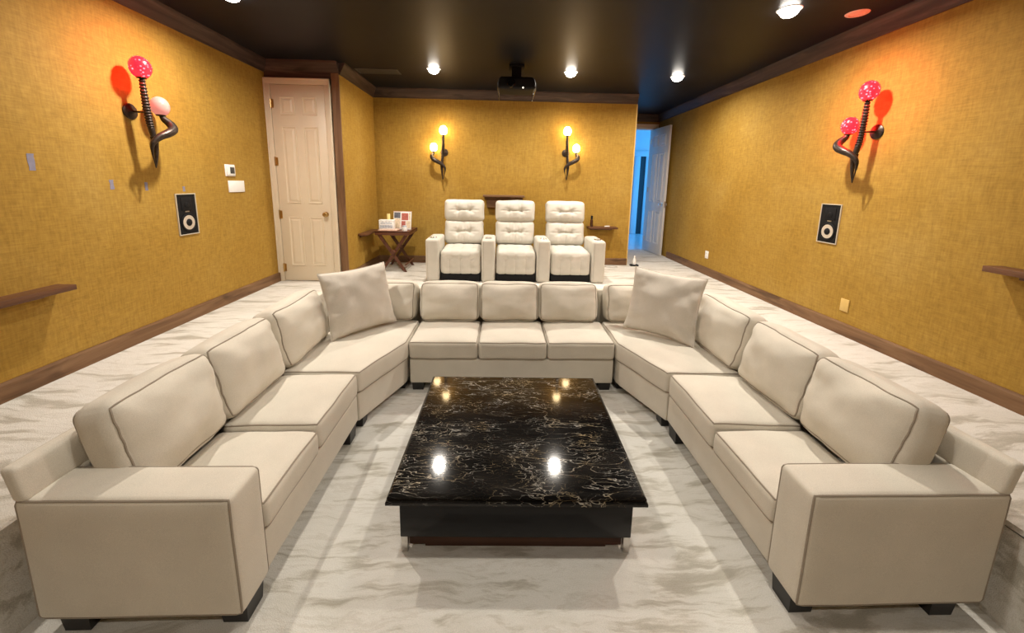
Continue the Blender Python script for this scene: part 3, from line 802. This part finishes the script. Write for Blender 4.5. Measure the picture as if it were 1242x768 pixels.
# ------------------------------------------------------------------ in-wall speakers
def speaker(label, loc, rotz):
    t = thing('wall_speaker', label, 'speaker', loc, rotz, 'in-wall speakers')
    w, h = .225, .375
    bm = bmesh.new()
    for a, b_, c, d in ((-w/2, w/2, -h/2, -h/2+.008), (-w/2, w/2, h/2-.008, h/2), (-w/2, -w/2+.008, -h/2+.008, h/2-.008), (w/2-.008, w/2, -h/2+.008, h/2-.008)): box(a, b_, -.010, 0, c, d, bm=bm)
    obj('frame', bm, 'speaker_frame', t, smooth=False)
    obj('baffle', box(-w/2+.008, w/2-.008, -.005, 0, -h/2+.008, h/2-.008), 'black_plastic', t)
    R = Matrix.Rotation(PI/2, 4, 'X')
    wf = obj('woofer', lathe([(.083, 0), (.083, .006), (.076, .010), (.070, .005), (.067, .004), (.025, -.008+.014), (0, .002)], 32, Matrix.Translation((0, -.005, -.075)) @ R), 'black_plastic', t)
    obj('cone', lathe([(.066, .008), (.064, .0085), (.024, .0035), (.0, .003)], 32, Matrix.Translation((0, -.005, -.075)) @ R), 'cone_metal', wf)
    obj('dust_cap', lathe([(.034, .0065), (.030, .013), (.016, .019), (0, .021)], 24, Matrix.Translation((0, -.005, -.075)) @ R), 'black_plastic', wf)
    tw = obj('tweeter_plate', box(-.06, .06, -.009, -.004, .035, .15, .002), 'black_plastic', t)
    obj('tweeter', lathe([(.026, 0), (.026, .004), (.018, .007), (.0, .008)], 24, Matrix.Translation((0, -.008, .085)) @ R), 'black_plastic', tw)
    obj('badge', box(-.022, .022, -.0075, -.005, .020, .030), 'nickel', t)
speaker('pale-framed black in-wall speaker below the sconce with the pale pink globe', (XL, 3.60, 1.427), PI/2)
speaker('pale-framed black in-wall speaker below the sconce with two red globes', (XR_, 3.56, 1.440), -PI/2)

# ------------------------------------------------------------------ shelves
def shelf(label, x0, x1, y0, y1, zt, th, mat, cleat):
    t = thing('wall_shelf', label, 'shelf', ((x0+x1)/2, (y0+y1)/2, zt), 0, 'dark wooden wall shelves')
    obj('board', box(x0, x1, y0, y1, zt-th, zt, .003), mat, t, world=True)
    obj('cleat', box(*cleat, zt-th-.03, zt-th, .002), mat, t, world=True)
shelf('dark wood wall shelf on the thermostat wall', XL, -2.745, 1.55, 2.497, 1.06, .034, 'shelf_wood_y', (XL, XL+.025, 1.6, 2.40))
shelf('dark wood wall shelf on the entry door wall, beyond the gold outlet plate', 3.03, XR_, 1.4, 2.262, 1.308, .036, 'shelf_wood_y', (XR_-.025, XR_, 1.45, 2.15))
shelf('small dark wood shelf on the short wall beside the closet', XRET, -1.86, 5.36, 5.96, 1.03, .03, 'shelf_wood_y', (XRET, XRET+.02, 5.42, 5.9))
shelf('small dark wood shelf holding a dark bottle near the entry alcove', 1.43, 1.90, 6.07, YB, 1.10, .03, 'shelf_wood_x', (1.48, 1.85, YB-.02, YB))
t = thing('wall_ledge', 'brown corniced wooden ledge on the back wall behind the middle recliner', 'shelf', (.055, YB, 1.58))
obj('top_board', box(-.33, .33, -.17, 0, -.03, 0, .004), 'knotty_wood_x', t)
obj('moulding', prism([(0, -.075), (-.10, -.075), (-.15, -.03), (0, -.03)], 'x', -.30, .30), 'knotty_wood_x', t, smooth=False)
obj('apron', box(-.27, .27, -.08, 0, -.20, -.074, .004), 'knotty_wood_x', t)

# things on the bottle shelf
t = thing('dark_bottle', 'slim dark bottle standing on the small shelf near the entry alcove', 'bottle', (1.487, 6.16, 1.10))
obj('body', lathe([(0, 0), (.022, 0), (.023, .006), (.023, .10), (.016, .115), (.016, .125)], 18), 'amber_glass', t)
obj('cap', lathe([(.0, .124), (.018, .124), (.018, .175), (0, .178)], 18), 'black_plastic', t)
o = obj('remote_control', Soft((.085, .03, .015), .006, (0, 0, .002), n=(4, 2, 2), M=Matrix.Translation((0, 0, .0075))).mesh(), 'paper_white')
o.location = (1.74, 6.15, 1.10); o.rotation_euler = (0, 0, .2)
tag(o, 'small white object lying on the shelf beside the slim dark bottle', 'remote')

# bottle on the floor by the alcove corner
t = thing('floor_stopper', 'small white upright doorstop with black base on the carpet by the alcove', 'doorstop', (2.245, 6.19, S))
obj('base', Soft((.14, .07, .025), .01, (0, 0, .002), n=(4, 3, 2), M=Matrix.Translation((0, 0, .0125))).mesh(), 'black_plastic', t)
obj('body', lathe([(0, .024), (.026, .024), (.028, .04), (.026, .105), (.014, .125), (.012, .15), (.017, .155), (.015, .17), (0, .173)], 18), 'white_plastic', t)
o = obj('floor_cable', tube(catmull([(1.62, 6.20, S+.006), (1.70, 6.08, S+.006), (1.85, 6.0, S+.006), (1.93, 6.08, S+.006), (1.80, 6.16, S+.006), (1.60, 6.10, S+.006)], 8), .005, 6), 'cable_grey')
tag(o, 'thin pale cable looped on the carpet beside the recliners', 'cable')

# ------------------------------------------------------------------ switches, outlets, tape
def plate(name, label, cat, x, y, z, rotz, w, h, mat, kind):
    t = thing(name, label, cat, (x, y, z), rotz)
    obj('cover', box(-w/2, w/2, -.010, 0, -h/2, h/2, .004), mat, t)
    if kind == 'switch':
        for q in range(4):
            xx = -w/2+w*(q+.5)/4
            obj('rocker', box(xx-.019, xx+.019, -.0145, -.008, -h*.30, h*.30, .003), mat, t)
    elif kind == 'outlet':
        for zz in (-.022, .022):
            r = obj('socket', lathe([(.017, .0), (.017, .003), (0, .003)], 20, Matrix.Translation((0, -.0095, zz)) @ Matrix.Rotation(PI/2, 4, 'X')), mat, t)
            bm = box(-.007, -.005, -.0135, -.0125, zz-.004, zz+.006); box(.005, .007, -.0135, -.0125, zz-.004, zz+.006, bm=bm)
            obj('slot', bm, 'black_plastic', r, smooth=False)
    elif kind == 'thermo':
        obj('bezel', box(-w*.42, w*.42, -.022, -.008, -h*.42, h*.42, .006), mat, t)
        obj('screen', box(-w*.14, w*.32, -.0235, -.021, -h*.27, h*.28, .001), 'screen_grey', t)
    elif kind == 'blank':
        obj('screw', lathe([(.004, 0), (.003, .001), (0, .001)], 10, Matrix.Translation((0, -.010, 0)) @ Matrix.Rotation(PI/2, 4, 'X')), mat, t)
plate('thermostat', 'white square thermostat with a dark screen beside the closet', 'thermostat', XL, 4.22, 1.842, PI/2, .145, .122, 'white_plastic', 'thermo')
plate('switch_plate', 'wide white wall plate just below the thermostat', 'switch', XL, 4.30, 1.674, PI/2, .25, .122, 'white_plastic', 'blank')
plate('wall_outlet', 'small white wall outlet near the open entry door', 'outlet', XR_, 5.63, .755, -PI/2, .085, .115, 'white_plastic', 'outlet')
plate('wall_outlet', 'gold painted blank wall plate above the baseboard', 'outlet', XR_, 3.26, .725, -PI/2, .085, .115, 'gold_plate_paint', 'blank')
for i, (y, z, w, h, lab) in enumerate(((2.483, 1.832, .035, .102, 'large faded blue tape strip on the gold wall'), (2.953, 1.695, .03, .07, 'faded blue tape scrap between sconce and large tape strip'),
                        (3.231, 1.681, .026, .066, 'faded blue tape scrap just below the sconce tip'), (3.60, 1.655, .026, .045, 'tiny faded blue tape scrap above the in-wall speaker'))):
    b = bmesh.new()
    nn = 6; L0 = []; L1 = []
    for j in range(nn+1):
        zz = -h/2+h*j/nn; L0.append((-w/2+random.uniform(-.003, .003), zz)); L1.append((w/2+random.uniform(-.003, .003), zz))
    prism(L0+L1[::-1], 'y', -.0012, 0, b)
    o = obj('tape_strip', b, 'tape_blue', smooth=False); o.location = (XL, y, z); o.rotation_euler = (0, 0, PI/2)
    tag(o, lab, 'tape', 'blue tape scraps on the wall')

# ------------------------------------------------------------------ side table and the things on it
TX0, TX1, TY0, TY1, TT = -1.80, -1.31, 5.52, 6.10, 1.05
t = thing('folding_table', 'dark reddish wooden folding side table with crossed legs', 'table', ((TX0+TX1)/2, (TY0+TY1)/2, S))
hx, hy = (TX1-TX0)/2, (TY1-TY0)/2; H = TT-S
tp = obj('tray_top', box(-hx, hx, -hy, hy, H-.016, H, .003), 'walnut_x', t)
for (a, b_, c, d) in ((-hx, hx, -hy, -hy+.02), (-hx, hx, hy-.02, hy), (-hx, -hx+.02, -hy+.02, hy-.02), (hx-.02, hx, -hy+.02, hy-.02)):
    obj('tray_rim', box(a, b_, c, d, H-.055, H-.001, .003), 'walnut_x', tp)
for y in (-hy+.05, hy-.05):
    for sg in (-1, 1):
        p0 = Vector((sg*(hx-.05), y+sg*.012, H-.05)); p1 = Vector((-sg*(hx-.07), y+sg*.012, .0))
        d = (p1-p0).normalized(); nrm = Vector((d.z, 0, -d.x))*.024
        b = prism([((p0+nrm).x, p0.z+nrm.z), ((p0-nrm).x, p0.z-nrm.z), ((p1-nrm).x, max(0, p1.z-nrm.z*0)), ((p1+nrm).x, 0)], 'y', y+sg*.012-.011, y+sg*.012+.011)
        obj('leg', b, 'walnut_z', t, smooth=False)
    obj('pivot_block', lathe([(0, 0), (.036, 0), (.036, .02), (.03, .028), (0, .028)], 20, Matrix.Translation((0.005, y-.026, H*.49)) @ Matrix.Rotation(PI/2, 4, 'X')), 'walnut_x', t)
for x in (-hx+.07, hx-.07): obj('stretcher', tube([(x, -hy+.04, .10), (x, hy-.04, .10)], .011, 10), 'walnut_x', t)
obj('sling_strap', box(-.03, .03, -hy+.05, hy-.05, H-.07, H-.055), 'walnut_x', t)
ZT = TT
o = obj('serving_board', Soft((.27, .20, .018), .008, (0, 0, .001), n=(6, 5, 2), M=Matrix.Translation((0, 0, .009))).mesh(), 'pink_board'); o.location = (-1.63, 5.66, ZT)
tag(o, 'flat pinkish board under the white box on the side table', 'board')
t = thing('tissue_box', 'white box with blue-grey printed side on the side table', 'box', (-1.66, 5.67, ZT+.018), math.radians(5))
obj('carton', box(-.105, .105, -.06, .06, 0, .135, .006), 'paper_white', t)
pn = obj('print_panel', box(-.088, .088, -.0615, -.059, .022, .062), 'box_grey', t)
bm = bmesh.new()
for i in range(7): box(-.08+i*.023, -.066+i*.023, -.0612, -.0590, .078, .104+.012*(i % 2), bm=bm)
obj('print_marks', bm, 'box_grey', t, smooth=False)
obj('lid_edge', box(-.107, .107, -.062, .062, .122, .137, .004), 'paper_white', t)
t = thing('candle', 'small pale yellow candle behind the white box on the side table', 'candle', (-1.668, 5.78, ZT))
obj('wax', lathe([(0, 0), (.024, 0), (.024, .23), (.02, .235), (0, .228)], 16), 'yellow_wax', t)
obj('wick', tube([(0, 0, .226), (.001, 0, .25)], .0018, 5), 'black_plastic', t)
t = thing('picture_frame', 'propped picture card with red and tan photo panels on the side table', 'picture', (-1.475, 5.80, ZT), math.radians(-4))
R = Matrix.Rotation(math.radians(-9), 4, 'X')
def leaned(bm): bmesh.ops.transform(bm, matrix=R, verts=bm.verts); return bm
fr = obj('backing', leaned(box(-.135, .135, -.006, .006, .0, .27, .002)), 'paper_white', t)
for (a, b_, c, d, mt) in ((-.125, -.03, .17, .255, 'photo_dark'), (-.125, -.03, .02, .16, 'photo_tan'), (-.012, .09, .14, .245, 'photo_red'), (-.012, .05, .025, .125, 'photo_red'), (.06, .125, .02, .125, 'photo_tan'), (.10, .128, .14, .25, 'photo_tan')):
    obj('print', leaned(box(a, b_, -.0075, -.0055, c, d)), mt, fr, smooth=False)
obj('edge', leaned(box(-.14, .14, -.008, .007, .266, .274)), 'pink_board', fr, smooth=False)
obj('prop', box(-.02, .02, .02, .07, 0, .15), 'paper_white', t)
t = thing('small_jar', 'tiny white jar at the front edge of the side table', 'jar', (-1.395, 5.62, ZT))
obj('body', lathe([(0, 0), (.038, 0), (.042, .02), (.038, .055), (.03, .06)], 18), 'paper_white', t)
obj('lid', lathe([(0, .06), (.033, .06), (.033, .078), (.0, .082)], 18), 'box_grey', t)
